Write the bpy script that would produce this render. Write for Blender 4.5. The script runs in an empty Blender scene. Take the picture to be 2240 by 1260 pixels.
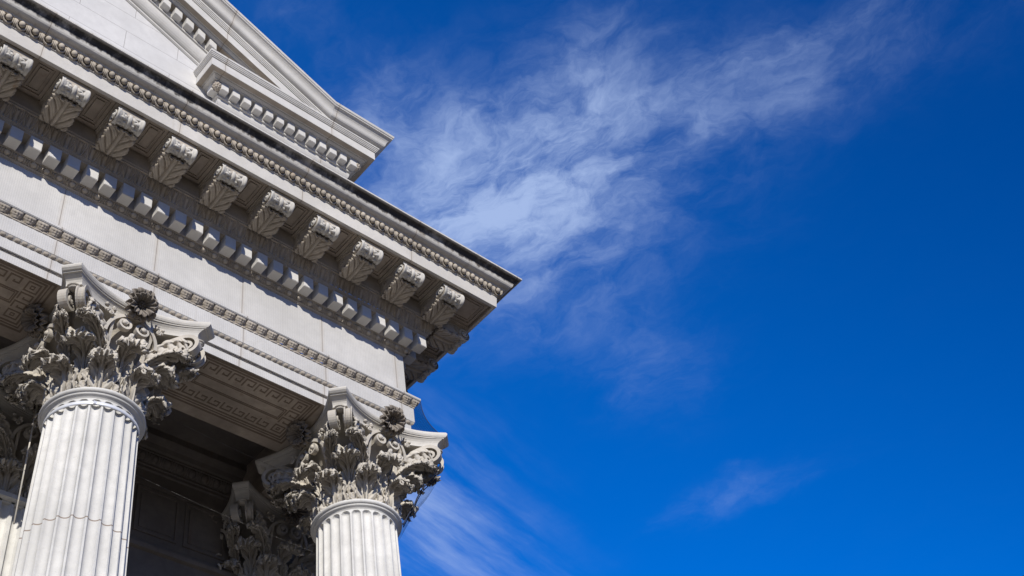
import bpy, math, random
from math import sin, cos, pi, radians, sqrt, atan2, exp, floor
from mathutils import Vector, Matrix
random.seed(7)
S = bpy.context.scene
COL = S.collection

# ------------------------------------------------------------------ helpers
class MB:
    """collects vertices and faces, links them as ONE mesh object"""
    def __init__(s): s.v = []; s.f = []; s.sm = []
    def add(s, vs, fs, smooth=False):
        o = len(s.v); s.v += [tuple(p) for p in vs]
        for f in fs: s.f.append(tuple(i + o for i in f)); s.sm.append(smooth)
    def box(s, a, b, fn=None):
        (x0, y0, z0), (x1, y1, z1) = a, b
        P = [(x0,y0,z0),(x1,y0,z0),(x1,y1,z0),(x0,y1,z0),(x0,y0,z1),(x1,y0,z1),(x1,y1,z1),(x0,y1,z1)]
        if fn: P = [fn(*p) for p in P]
        s.add(P, [(0,3,2,1),(4,5,6,7),(0,1,5,4),(1,2,6,5),(2,3,7,6),(3,0,4,7)])
    def grid(s, fn, nu, nv, smooth=True, closeu=False):
        vs = [fn(i / (nu if closeu else nu - 1), j / (nv - 1)) for j in range(nv) for i in range(nu)]
        fs = []
        for j in range(nv - 1):
            for i in range(nu if closeu else nu - 1):
                k = (i + 1) % nu
                fs.append((j*nu+i, j*nu+k, (j+1)*nu+k, (j+1)*nu+i))
        s.add(vs, fs, smooth)
    def lathe(s, prof, n=48, c=(0,0,0), smooth=True, cap=False):
        m = len(prof)
        vs = [(c[0]+r*cos(2*pi*i/n), c[1]+r*sin(2*pi*i/n), c[2]+z) for r, z in prof for i in range(n)]
        fs = [(j*n+i, j*n+(i+1) % n, (j+1)*n+(i+1) % n, (j+1)*n+i) for j in range(m-1) for i in range(n)]
        if cap: fs += [tuple(range(n))[::-1], tuple((m-1)*n+i for i in range(n))]
        s.add(vs, fs, smooth)
    def ball(s, c, r, nu=12, nv=8, fn=None, rough=0):
        rx, ry, rz = r if isinstance(r, tuple) else (r, r, r)
        vs = []
        for j in range(nv+1):
            t = -pi/2 + pi*j/nv
            for i in range(nu):
                a = 2*pi*i/nu; q = 1 + rough*random.uniform(-1, 1)
                p = (c[0]+rx*q*cos(t)*cos(a), c[1]+ry*q*cos(t)*sin(a), c[2]+rz*q*sin(t))
                vs.append(fn(*p) if fn else p)
        fs = [(j*nu+i, j*nu+(i+1) % nu, (j+1)*nu+(i+1) % nu, (j+1)*nu+i) for j in range(nv) for i in range(nu)]
        s.add(vs, fs, True)
    def tube(s, pts, rad, n=8, smooth=True):
        pts = [Vector(p) for p in pts]; m = len(pts); vs = []
        up = Vector((0.13, 0.31, 0.94))
        for k in range(m):
            t = (pts[min(k+1, m-1)] - pts[max(k-1, 0)]).normalized()
            a = t.cross(up)
            if a.length < 1e-3: a = t.cross(Vector((1, 0, 0)))
            a.normalize(); b = t.cross(a)
            r = rad[k] if isinstance(rad, (list, tuple)) else rad
            for i in range(n):
                w = 2*pi*i/n; vs.append(pts[k] + a*(r*cos(w)) + b*(r*sin(w)))
        fs = [(k*n+i, k*n+(i+1) % n, (k+1)*n+(i+1) % n, (k+1)*n+i) for k in range(m-1) for i in range(n)]
        fs += [tuple(range(n))[::-1], tuple((m-1)*n+i for i in range(n))]
        s.add(vs, fs, smooth)
    def ribbon(s, pts, side, wid, thk):
        """rectangular section with a raised rim along a path; side = width direction per point"""
        pts = [Vector(p) for p in pts]; m = len(pts); vs = []
        sec = [(-1, -.5), (-1, .9), (-.72, .9), (-.55, .25), (0, .5), (.55, .25), (.72, .9), (1, .9), (1, -.5)]
        n = len(sec)
        for k in range(m):
            t = (pts[min(k+1, m-1)] - pts[max(k-1, 0)]).normalized()
            a = Vector(side[k]).normalized(); b = a.cross(t).normalized()
            w = wid[k]*.5; h = thk[k]
            for q, r in sec: vs.append(pts[k] + a*(q*w) + b*(r*h))
        fs = [(k*n+i, k*n+(i+1) % n, (k+1)*n+(i+1) % n, (k+1)*n+i) for k in range(m-1) for i in range(n)]
        fs += [tuple(range(n))[::-1], tuple((m-1)*n+i for i in range(n))]
        s.add(vs, fs, False)
    def shell(s, fn, nu, nv, thick):
        """double-sided sheet: fn(u,v) front surface, thickened against its normal"""
        P = [[Vector(fn(i/(nu-1), j/(nv-1))) for i in range(nu)] for j in range(nv)]
        vs = []; B = []
        for j in range(nv):
            for i in range(nu):
                du = P[j][min(i+1, nu-1)] - P[j][max(i-1, 0)]; dv = P[min(j+1, nv-1)][i] - P[max(j-1, 0)][i]
                n = du.cross(dv)
                n = n.normalized() if n.length > 1e-9 else Vector((0, 0, 1))
                vs.append(P[j][i]); B.append(P[j][i] - n*thick)
        N = nu*nv; fs = []
        for j in range(nv-1):
            for i in range(nu-1):
                q = (j*nu+i, j*nu+i+1, (j+1)*nu+i+1, (j+1)*nu+i)
                fs.append(q); fs.append(tuple(N+k for k in q[::-1]))
        rim = [i for i in range(nu)] + [j*nu+nu-1 for j in range(1, nv)] + [(nv-1)*nu+i for i in range(nu-2, -1, -1)] + [j*nu for j in range(nv-2, 0, -1)]
        for k in range(len(rim)):
            a, b = rim[k], rim[(k+1) % len(rim)]; fs.append((b, a, N+a, N+b))
        s.add(vs + B, fs, True)
    def build(s, name, mat, parent=None, loc=None):
        me = bpy.data.meshes.new(name)
        me.from_pydata(s.v, [], s.f); me.update()
        me.polygons.foreach_set('use_smooth', s.sm)
        o = bpy.data.objects.new(name, me); COL.objects.link(o)
        if mat: me.materials.append(mat)
        if parent: o.parent = parent
        if loc: o.location = loc
        return o

def empty(name, loc=(0,0,0), parent=None):
    o = bpy.data.objects.new(name, None); COL.objects.link(o); o.location = loc
    o.empty_display_size = .2
    if parent: o.parent = parent
    return o
def tag(o, label=None, cat=None, group=None, kind=None):
    if label: o['label'] = label
    if cat: o['category'] = cat
    if group: o['group'] = group
    if kind: o['kind'] = kind
    return o
def copy_tree(o, parent=None, loc=None):
    c = o.copy(); COL.objects.link(c)
    if parent: c.parent = parent
    if loc is not None: c.location = loc
    for k in [q for q in o.children]: copy_tree(k, c)
    return c
def cr(pts, t):
    """Catmull-Rom through points, t in 0..1"""
    n = len(pts) - 1; x = min(max(t, 0), .99999)*n; i = int(x); f = x - i
    p0, p1, p2, p3 = pts[max(i-1, 0)], pts[i], pts[i+1], pts[min(i+2, n)]
    return tuple(.5*(2*b + (c-a)*f + (2*a-5*b+4*c-d)*f*f + (3*b-a-3*c+d)*f**3) for a, b, c, d in zip(p0, p1, p2, p3))
def lerp(tab, t):
    for (a, x), (b, y) in zip(tab, tab[1:]):
        if t <= b: return x + (y-x)*(t-a)/(b-a)
    return tab[-1][1]

# ------------------------------------------------------------------ materials
def mat_new(name):
    m = bpy.data.materials.new(name); m.use_nodes = True
    nt = m.node_tree; nt.nodes.clear()
    return m, nt, nt.nodes, nt.links
class G:
    """tiny node-graph helper"""
    def __init__(s, nt): s.nt = nt; s.N = nt.nodes; s.L = nt.links
    def put(s, sock, v):
        if v is None: return
        if hasattr(v, 'is_linked') or hasattr(v, 'links'): s.L.new(v, sock)
        else: sock.default_value = v
    def math(s, op, a, b=None, c=None, clamp=False):
        n = s.N.new('ShaderNodeMath'); n.operation = op; n.use_clamp = clamp
        for i, v in enumerate((a, b, c)):
            if v is not None: s.put(n.inputs[i], v)
        return n.outputs[0]
    def vmath(s, op, a, b=None):
        n = s.N.new('ShaderNodeVectorMath'); n.operation = op
        s.put(n.inputs[0], a)
        if b is not None: s.put(n.inputs[1], b)
        return n.outputs[0]
    def noise(s, vec, scale, detail=4, rough=.55, dist=0):
        n = s.N.new('ShaderNodeTexNoise'); s.L.new(vec, n.inputs['Vector'])
        n.inputs['Scale'].default_value = scale; n.inputs['Detail'].default_value = detail
        n.inputs['Roughness'].default_value = rough; n.inputs['Distortion'].default_value = dist
        return n.outputs['Fac']
    def ramp(s, f, a, b, lo=0., hi=1.):
        n = s.N.new('ShaderNodeMapRange'); n.interpolation_type = 'SMOOTHSTEP'
        s.L.new(f, n.inputs[0])
        n.inputs[1].default_value = a; n.inputs[2].default_value = b; n.inputs[3].default_value = lo; n.inputs[4].default_value = hi
        return n.outputs[0]
    def mix(s, f, a, b, mode='MIX'):
        n = s.N.new('ShaderNodeMix'); n.data_type = 'RGBA'; n.blend_type = mode; n.clamp_factor = True
        s.put(n.inputs[0], f)
        for i, v in ((6, a), (7, b)):
            if isinstance(v, tuple): n.inputs[i].default_value = (*v[:3], 1)
            else: s.L.new(v, n.inputs[i])
        return n.outputs[2]
    def xyz(s, v):
        n = s.N.new('ShaderNodeSeparateXYZ'); s.L.new(v, n.inputs[0]); return n.outputs
    def comb(s, x, y, z):
        n = s.N.new('ShaderNodeCombineXYZ')
        for i, v in enumerate((x, y, z)): s.put(n.inputs[i], v)
        return n.outputs[0]

def stone(name, base, var=.16, stain=(.30, .20, .11), stain_amt=.25, joints=None, ashlar=None, drum=None, streak_shade=None,
          bump=.25, rough=.8, speck=.5, net=False):
    m, nt, N, L = mat_new(name); g = G(nt)
    pos = N.new('ShaderNodeNewGeometry').outputs['Position']
    X, Y, Z = g.xyz(pos)[0:3]
    n1 = g.noise(pos, 1.3, 5, .6); n2 = g.noise(pos, 9, 5, .65); n3 = g.noise(pos, 75, 3, .7)
    c = g.mix(g.ramp(n1, .32, .7), tuple(b*(1-var) for b in base), base)
    c = g.mix(g.ramp(n2, .35, .72, 0, .38), c, tuple(b*(1-var*1.6) for b in base))
    c = g.mix(g.ramp(n3, .58, .72, 0, speck), c, tuple(b*.62 for b in base))
    # drips of rust and soot, drawn out along z
    st = g.noise(g.vmath('MULTIPLY', pos, (7., 7., .9)), 1., 5, .62)
    c = g.mix(g.ramp(st, .60, .80, 0, stain_amt), c, stain)
    h = g.math('ADD', g.math('MULTIPLY', n3, .35), n2)
    def line(v, period, x0, w):
        f = g.math('FRACT', g.math('DIVIDE', g.math('SUBTRACT', v, x0), period))
        d = g.math('MULTIPLY', g.math('MINIMUM', f, g.math('SUBTRACT', 1., f)), period)
        return d
    if joints:
        wn = N.new('ShaderNodeTexWhiteNoise'); wn.noise_dimensions = '1D'
        L.new(g.math('FLOOR', g.math('DIVIDE', g.math('SUBTRACT', X, joints[0]), joints[1])), wn.inputs['W'])
        c = g.mix(g.ramp(wn.outputs['Value'], 0., 1., 0., .30), c, tuple(b*q for b, q in zip(base, (.70, .69, .66))))
        rn = g.noise(g.vmath('MULTIPLY', pos, (16., 16., .45)), 1., 5, .65)
        c = g.mix(g.ramp(rn, .56, .80, 0, .22), c, tuple(b*q for b, q in zip(base, (.52, .47, .40))))
        d = line(X, joints[1], joints[0], .004)
        wob = g.math('MULTIPLY', g.noise(pos, 14, 3, .6), .05)
        c = g.mix(g.ramp(g.math('ADD', d, g.math('MULTIPLY', wob, .5)), .010, .060, .20, 0), c, (.40, .31, .20))
        c = g.mix(g.ramp(d, .002, .006, .6, 0), c, (.10, .07, .05))
    if ashlar:
        z0, hz, wx = ashlar
        dz = line(Z, hz, z0, .003)
        row = g.math('FLOOR', g.math('DIVIDE', g.math('SUBTRACT', Z, z0), hz))
        dx = line(g.math('ADD', X, g.math('MULTIPLY', row, wx*.47)), wx, -3.293, .003)
        d = g.math('MINIMUM', dz, dx)
        c = g.mix(g.ramp(d, .002, .0055, .62, 0), c, (.16, .14, .12))
    if drum:
        dd = line(Z, drum[1], drum[0], .004)
        c = g.mix(g.ramp(dd, .003, .009, .8, 0), c, (.16, .10, .06))
    if streak_shade:  # black dirt streaks, with the shade under the lip painted into the band
        zlo, zhi = streak_shade
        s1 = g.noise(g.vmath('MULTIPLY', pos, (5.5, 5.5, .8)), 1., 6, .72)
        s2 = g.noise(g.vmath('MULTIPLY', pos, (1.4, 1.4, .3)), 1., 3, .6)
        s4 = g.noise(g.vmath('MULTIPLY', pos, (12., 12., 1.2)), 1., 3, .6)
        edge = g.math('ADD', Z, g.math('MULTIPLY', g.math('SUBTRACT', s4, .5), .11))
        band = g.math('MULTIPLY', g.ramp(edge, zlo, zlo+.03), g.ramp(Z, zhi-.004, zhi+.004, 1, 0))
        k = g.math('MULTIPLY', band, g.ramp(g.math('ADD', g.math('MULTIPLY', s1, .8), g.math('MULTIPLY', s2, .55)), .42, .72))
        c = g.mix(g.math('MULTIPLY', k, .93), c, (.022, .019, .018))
        s3 = g.noise(g.vmath('MULTIPLY', pos, (11., 11., 2.2)), 1., 5, .7)
        c = g.mix(g.ramp(s3, .52, .72, 0, .5), c, (.24, .19, .14))
    if net:
        # the protective mesh fixed over this face: fine darker verticals
        w = g.math('FRACT', g.math('MULTIPLY', X, 44.))
        w2 = g.math('FRACT', g.math('MULTIPLY', Z, 44.))
        k = g.math('MAXIMUM', g.ramp(w, .70, .80), g.ramp(w2, .80, .9))
        c = g.mix(g.math('MULTIPLY', k, .17), c, (.13, .13, .13))
    b = N.new('ShaderNodeBsdfPrincipled'); L.new(c, b.inputs['Base Color'])
    b.inputs['Roughness'].default_value = rough; b.inputs['Specular IOR Level'].default_value = .25
    bp = N.new('ShaderNodeBump'); bp.inputs['Strength'].default_value = bump; bp.inputs['Distance'].default_value = .012
    L.new(h, bp.inputs['Height']); L.new(bp.outputs[0], b.inputs['Normal'])
    o = N.new('ShaderNodeOutputMaterial'); L.new(b.outputs[0], o.inputs[0])
    return m
def plain(name, col, rough=.5, metal=0.):
    m, nt, N, L = mat_new(name); g = G(nt)
    pos = N.new('ShaderNodeNewGeometry').outputs['Position']
    c = g.mix(g.noise(pos, 18, 4), tuple(x*.8 for x in col), col)
    b = N.new('ShaderNodeBsdfPrincipled'); L.new(c, b.inputs['Base Color'])
    b.inputs['Roughness'].default_value = rough; b.inputs['Metallic'].default_value = metal
    o = N.new('ShaderNodeOutputMaterial'); L.new(b.outputs[0], o.inputs[0]); return m

WHITE = (.62, .60, .56)
M_wall = stone('white_marble_wall', WHITE, joints=(-.50, 1.57), stain_amt=.14, net=False)
M_frieze = stone('white_marble_netted', (.60, .582, .55), joints=(-2.22, 1.0467), stain_amt=.10, net=True)
M_corn = stone('white_marble_cornice', (.63, .60, .55), joints=(-.48, 1.55), stain_amt=.35, speck=.6)
M_cyma = stone('weathered_shaded_cyma', (.60, .575, .53), joints=(-.51, 1.55), streak_shade=(2.322, 2.3985), stain_amt=.5, speck=.7, bump=.5)
M_tymp = stone('tympanum_ashlar', (.64, .625, .60), ashlar=(4.772, .385, 1.32), stain_amt=.06)
M_ped = stone('pediment_marble', (.61, .59, .55), stain_amt=.2, joints=(-1.20, 1.62))
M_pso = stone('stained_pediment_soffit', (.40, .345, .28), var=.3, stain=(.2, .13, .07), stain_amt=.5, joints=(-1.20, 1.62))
M_orn = stone('carved_marble', (.50, .44, .36), var=.3, stain=(.26, .16, .08), stain_amt=.6, bump=.35, speck=.6)
M_cap = stone('capital_marble', (.56, .515, .44), var=.25, stain=(.27, .17, .09), stain_amt=.5, bump=.4, speck=.5)
M_abac = stone('abacus_marble', (.60, .57, .51), var=.2, stain_amt=.25, bump=.3)
M_ros = stone('dark_rosette', (.27, .235, .195), var=.3, stain=(.22, .12, .05), stain_amt=.5, bump=.4)
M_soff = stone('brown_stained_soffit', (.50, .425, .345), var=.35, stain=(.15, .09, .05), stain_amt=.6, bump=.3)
M_key = stone('key_groove_shade', (.25, .195, .145), var=.3, stain=(.15, .09, .05), stain_amt=.4)  # dark colour stands in for the shade of the incised key grooves
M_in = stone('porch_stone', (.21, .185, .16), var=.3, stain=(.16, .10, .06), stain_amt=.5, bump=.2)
M_col = stone('column_marble', (.66, .644, .60), var=.22, stain=(.36, .31, .25), stain_amt=.34, drum=(-2.46, 1.55), speck=.75)
M_dent = stone('dentil_marble', (.62, .60, .56), stain_amt=.18)
M_ground = stone('pale_paving', (.125, .10, .072), bump=.2, stain_amt=.1)
M_metal = plain('galvanised_strap', (.86, .87, .88), .45, .35)
M_wire = plain('pale_wire', (.11, .10, .085), .6, 0.)
M_cable = plain('pale_rod', (.62, .58, .50), .5, 0.)
M_edge = plain('dark_rope', (.02, .025, .045), .8, 0.)

# ------------------------------------------------------------------ sweeps
FRONT = lambda u, d, z: (u, -d, z)      # along the facade
SIDE = lambda u, d, z: (d, -u, z)       # round the corner, u runs back from 0
XL, YB = -13., 18.
PATH = [((XL, 0), (0, -1)), ((0, 0), (1, -1)), ((0, YB), (1, 0))]
def sweep(mb, prof, path=PATH, smooth=False, shift=None):
    n = len(prof); vs = []
    for (bx, by), (ox, oy) in path:
        for d, z in prof:
            x = bx + d*ox
            vs.append((x, by + d*oy, z + (shift(x) if shift else 0)))
    fs = [(k*n+i, (k+1)*n+i, (k+1)*n+i+1, k*n+i+1) for k in range(len(path)-1) for i in range(n-1)]
    mb.add(vs, fs, smooth)
def strip(mb, prof, period, disp, u0, u1, fr, su=12, sv=8, corner=True, phase=0.):
    """ornamented band: profile (d,z) resampled, pushed out by disp(u,v); mitred at u=0 corner"""
    L = [0.]
    for a, b in zip(prof, prof[1:]): L.append(L[-1] + sqrt((b[0]-a[0])**2 + (b[1]-a[1])**2))
    P = []
    for j in range(sv):
        t = L[-1]*j/(sv-1)
        for k in range(len(L)-1):
            if t <= L[k+1] + 1e-9: break
        f = (t-L[k])/max(L[k+1]-L[k], 1e-9)
        d = prof[k][0] + (prof[k+1][0]-prof[k][0])*f; z = prof[k][1] + (prof[k+1][1]-prof[k][1])*f
        tx, tz = prof[k+1][0]-prof[k][0], prof[k+1][1]-prof[k][1]; l = sqrt(tx*tx+tz*tz)
        P.append((d, z, tz/l, -tx/l))
    nu = max(2, int((u1-u0)/period*su) + 1); vs = []
    for i in range(nu):
        u = u0 + (u1-u0)*i/(nu-1); ph = ((u/period+phase) % 1.0)
        for j in range(sv):
            d, z, nd, nz = P[j]; h = disp(ph, j/(sv-1))
            dd = d + nd*h; uu = u
            if corner: uu = min(u, 1e9) if u < -.02 else u
            if corner and u > dd: uu = dd
            vs.append(fr(uu, dd, z + nz*h))
    fs = [(i*sv+j, (i+1)*sv+j, (i+1)*sv+j+1, i*sv+j+1) for i in range(nu-1) for j in range(sv-1)]
    mb.add(vs, fs, True)

# ------------------------------------------------------------------ ornament height fields
def h_leaf(ph, v):                                   # lotus leaves of the architrave cap
    x = abs(ph-.5)*2
    w = .42 + .50*min(1, v/.55)**.7
    body = sqrt(max(0, 1-(x/w)**2))
    rib = .45*exp(-(x/.12)**2) + .22*cos(x/w*pi*4)*(x < w)
    lip = .010*exp(-((v-.80)/.13)**2)*body
    return .026*body*(.35+.65*sin(pi*min(1, v*.95+.12)))*(.75+.4*rib) + lip + .010*exp(-((x-1)/.07)**2)*(1-v) - .010*(x > w)
def h_small(ph, v):
    x = abs(ph-.5)*2
    return .014*sqrt(max(0, 1-(x/.8)**2))*sin(pi*(.15+.8*v)) + .008*max(0, 1-abs(x-1)/.2)*(1-v)
def h_bed(ph, v):                                    # heart-and-dart of the bed mould
    x = abs(ph-.5)*2
    w = .30 + .55*sin(pi*v**.7*.55)
    q = abs(x - w)
    out = .020*exp(-(q/.075)**2)
    rib = .016*exp(-(x/.10)**2)*(v < .92)
    side = .012*exp(-((1-x)/.13)**2)*(1-v)
    inner = .010*cos((x-.2)*pi*5)*(x < w)
    return 1.5*(out + rib + side) + inner - .006
def h_egg(ph, v):
    x = (ph-.5)*2; y = (v-.52)*1.25
    r = sqrt((x/.50)**2 + (y/.60)**2)
    egg = .026*sqrt(max(0, 1-r*r))
    ring = .026*exp(-((r-1.42)/.13)**2)*(1 if v < .93 else .3)
    dart = .026*max(0, 1-abs(abs(x)-1)/.09)
    return egg + ring + dart - .010
def h_bead(ph, v):
    x = abs(ph-.5)*2
    r = .9*sqrt(max(.0, 1-(x/.66)**2)) if x < .64 else (.85*sqrt(max(0, 1-(((x-.76)/.10))**2)) if x < .86 else .85*sqrt(max(0, 1-((x-.96)/.09)**2)))
    return max(.15, r)
def bead(mb, d, z0, z1, period, u0, u1, fr, rad):
    cz = (z0+z1)/2; h = (z1-z0)/2
    nu = int((u1-u0)/period*14)+1; nv = 6; vs = []
    for i in range(nu):
        u = u0+(u1-u0)*i/(nu-1); r = h_bead((u/period) % 1., 0)
        for j in range(nv):
            a = -pi/2+pi*j/(nv-1)
            vs.append(fr(min(u, d+rad*.6), d+rad*r*cos(a), cz+h*(.55+.45*r)*sin(a)))
    mb.add(vs, [(i*nv+j, (i+1)*nv+j, (i+1)*nv+j+1, i*nv+j+1) for i in range(nu-1) for j in range(nv-1)], True)

UL = -7.4                                            # carved detail is kept from here to the corner
SIDEL = -3.4
# ================================================================== BUILDING
B = empty('classical_building', (0, 0, -10.2))
OFF = Vector((0, 0, 10.2))
tag(B, 'white marble temple-front building with netted entablature, bracketed cornice and pediment against blue sky', 'building')
def part(mb, name, mat, parent=None, label=None):
    o = mb.build(name, mat, parent or B)
    if parent is None: o.location = OFF
    if label: o['label'] = label
    return o

# ---- architrave
mb = MB()
sweep(mb, [(-.015, 0), (-.015, .104)]); sweep(mb, [(-.015, .121), (.0135, .121), (.013, .262)])
sweep(mb, [(.012, .264), (.03, .280), (.0465, .298), (.047, .298), (.047, .504)])
sweep(mb, [(.047, .530), (.055, .532)])
sweep(mb, [(-.015, .104), (-.014, .121)])
sweep(mb, [(.047, .504), (.046, .530)])
sweep(mb, [(.10, .600), (.1085, .606), (.1085, .612), (.113, .613), (.114, .640), (.0, .668)])
arch = part(mb, 'architrave', M_frieze)
mb = MB()
for fr, a, b in ((FRONT, UL, .06), (SIDE, SIDEL, .06)):
    bead(mb, -.013, .104, .121, .148, a, b-.05, fr, .011)
    bead(mb, .047, .504, .530, .148, a, b, fr, .014)
part(mb, 'bead_moulding', M_orn, arch)
mb = MB()
for fr, a in ((FRONT, UL), (SIDE, SIDEL)):
    strip(mb, [(.052, .532), (.058, .555), (.075, .58), (.098, .602)], .1301, h_leaf, a, .10, fr, 18, 12)
part(mb, 'leaf_moulding', M_orn, arch)
mb = MB()
for fr, a in ((FRONT, UL), (SIDE, SIDEL)):
    strip(mb, [(.013, .264), (.022, .276), (.04, .296)], .0713, h_small, a, .045, fr, 14, 8)
part(mb, 'leaf_moulding', M_orn, arch)
# ---- frieze
mb = MB(); sweep(mb, [(0, .64), (0, 1.359)]); part(mb, 'frieze', M_frieze)
# ---- bed moulding, dentil band
mb = MB()
sweep(mb, [(0, 1.357), (.012, 1.3575), (.014, 1.366), (.020, 1.368), (.028, 1.374), (.030, 1.384)])
sweep(mb, [(.070, 1.428), (.082, 1.430), (.084, 1.442), (.086, 1.443), (.086, 1.612), (.214, 1.612), (.215, 1.628), (.224, 1.630), (.224, 1.644), (.230, 1.646), (.232, 1.658), (.238, 1.660)])
sweep(mb, [(.305, 1.795), (.326, 1.797), (.328, 1.820), (.336, 1.826), (.337, 2.045)])
bed = part(mb, 'bed_moulding', M_orn)
mb = MB()
for fr, a in ((FRONT, UL), (SIDE, SIDEL)):
    strip(mb, [(.028, 1.380), (.045, 1.392), (.062, 1.408), (.074, 1.430)], .1385, h_egg, a, .075, fr, 26, 14, phase=.42)
part(mb, 'egg_and_dart_moulding', M_orn, bed)
mb = MB()
for fr, a in ((FRONT, UL), (SIDE, SIDEL)):
    strip(mb, [(.236, 1.660), (.245, 1.69), (.268, 1.735), (.298, 1.775), (.312, 1.797)], .137, h_bed, a, .305, fr, 26, 14, phase=.3)
part(mb, 'leaf_moulding', M_orn, bed)
# ---- dentils
def dentil(fr, u1, w, d0, d1, z0, z1, mat, sh=None):
    mb = MB(); c = .006; j = random.uniform(-.003, .003)
    def fn(x, d, z):
        p = fr(x, d, z)
        return (p[0], p[1], p[2] + (sh(x) if sh else 0))
    w = w + j; mb.box((u1-w, d0, z0), (u1, d1, z1), fn)
    mb.box((u1-w+c, d1, z0+c), (u1-c, d1+.004, z1-c), fn)
    return part(mb, 'dentil', mat)
for i in range(36): dentil(FRONT, .200-.2046*i, .131, .08, .216, 1.440, 1.616, M_dent)
for i in range(1, 16): dentil(SIDE, .200-.2046*i, .131, .08, .216, 1.440, 1.616, M_dent)
# ---- cornice: soffit, corona, egg-and-dart, cyma
mb = MB(); sweep(mb, [(.30, 2.045), (.806, 2.045), (.806, 1.990), (.812, 1.983)])
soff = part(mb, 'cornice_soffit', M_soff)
mb = MB(); sweep(mb, [(.812, 1.983), (.850, 1.981), (.8525, 1.984), (.868, 2.150), (.872, 2.158), (.882, 2.160), (.884, 2.180), (.880, 2.183)])
part(mb, 'corona', M_corn)
mb = MB()
sweep(mb, [(.880, 2.181), (.872, 2.188), (.874, 2.215), (.890, 2.240), (.900, 2.2495), (.930, 2.2505)])
eggb = part(mb, 'egg_and_dart_moulding', M_orn)
def eggs(mb, fr, u0, u1, per, first):
    u = first
    while u > u0:
        f = lambda a, b, c: fr(u+a, .915+b, 2.212+c)
        mb.ball((0, .012, .006), (.032, .030, .040), 12, 8, f)
        # husk round the egg
        pts = []; R = []
        for k in range(15):
            t = radians(-205 + 230*k/14); x = .050*cos(t); z = .050*sin(t)
            pts.append(f(x, .004 + z*.55, z*.95 + .004)); R.append(.0085 + .003*sin(pi*k/14))
        mb.tube(pts, R, 6)
        for s in (-.062, .070-.0085):
            mb.tube([f(s+.004, -.026, -.042), f(s+.004, -.002, -.012), f(s+.004, .014, .034)], [.005, .011, .013], 6)
        u -= per
mb = MB(); eggs(mb, FRONT, UL, 1, .1388, .850); eggs(mb, SIDE, SIDEL, 1, .1388, .850)
part(mb, 'egg_row', M_orn, eggb)
CY = [(.928, 2.250), (.944, 2.252), (.946, 2.268), (.958, 2.271), (.958, 2.277), (.978, 2.277), (.996, 2.283), (1.012, 2.294), (1.023, 2.309), (1.030, 2.327),
      (1.036, 2.345), (1.044, 2.362), (1.056, 2.378), (1.072, 2.390), (1.092, 2.397), (1.108, 2.399), (1.109, 2.402), (1.119, 2.404), (1.1195, 2.428), (1.10, 2.434)]
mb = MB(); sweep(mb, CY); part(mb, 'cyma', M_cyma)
mb = MB(); sweep(mb, [(1.10, 2.434), (.95, 2.447), (-.02, 2.50)]); part(mb, 'cornice_roof', M_corn)

# ---- coffers between the modillions
MX = [.366 - .17 - .6135*i for i in range(0, 13)]         # modillion centres along the front
MX[0] = .366-.17
MSPC = .6135
def coffer(fr, u0, u1, d0, d1):
    mb = MB(); z = 2.045
    def ring(i0, i1, h):
        for a, b in (((u0+i0, d0+i0), (u1-i0, d0+i1)), ((u0+i0, d1-i1), (u1-i0, d1-i0)), ((u0+i0, d0+i1), (u0+i1, d1-i1)), ((u1-i1, d0+i1), (u1-i0, d1-i1))):
            mb.box((a[0], a[1], z-h), (b[0], b[1], z+.01), fr)
    ring(0, .035, .022); ring(.055, .068, .012)
    mb.box((u0+.088, d0+.088, z-.016), (u1-.088, d1-.088, z+.01), fr)
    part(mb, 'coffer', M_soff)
for i in range(1, 12):
    c = (MX[i-1]+MX[i])/2
    coffer(FRONT, c-.132, c+.132, .365, .795)
    if i < 6: coffer(SIDE, c-.132, c+.132, .365, .795)
coffer(FRONT, .372, .795, .372, .795)

# ---- acanthus relief shared by capitals and modillions
def acanthus(x, v, nl, amp, ph=0., eye=1., swp=.24):
    """relief height and width factor: stem, swept lobes with a crease and a drilled eye between them"""
    a = abs(x)
    sw = nl*(v*1.06-swp*a**(.8 if swp > .3 else 1)) + ph; fr = sw - floor(sw)
    out = min(1, max(0, (a-.12)/.30))
    lobe = sin(pi*fr)
    h = .030*exp(-(x/.075)**2)*(1-.5*v) - .012*exp(-((a-.17)/.06)**2)
    h += (.022*lobe**.65 - .006)*out
    h += .008*cos(2*pi*3*fr)*out*lobe
    d = min(fr, 1-fr)
    h -= .022*exp(-(d/.075)**2)*min(1, max(0, (a-.30)/.15))
    h -= .034*eye*exp(-(((a-.36*eye)/(.085*eye))**2+(d/(.14*eye))**2)**2)
    if eye > 1: h -= .040*exp(-(((a-.80)/.085)**2+(d/.17)**2)**2)
    fe = nl*(v*1.06-.24) + ph; fe -= floor(fe)
    return h, 1-amp*1.15*(1-sin(pi*fe)**.55)
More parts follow.
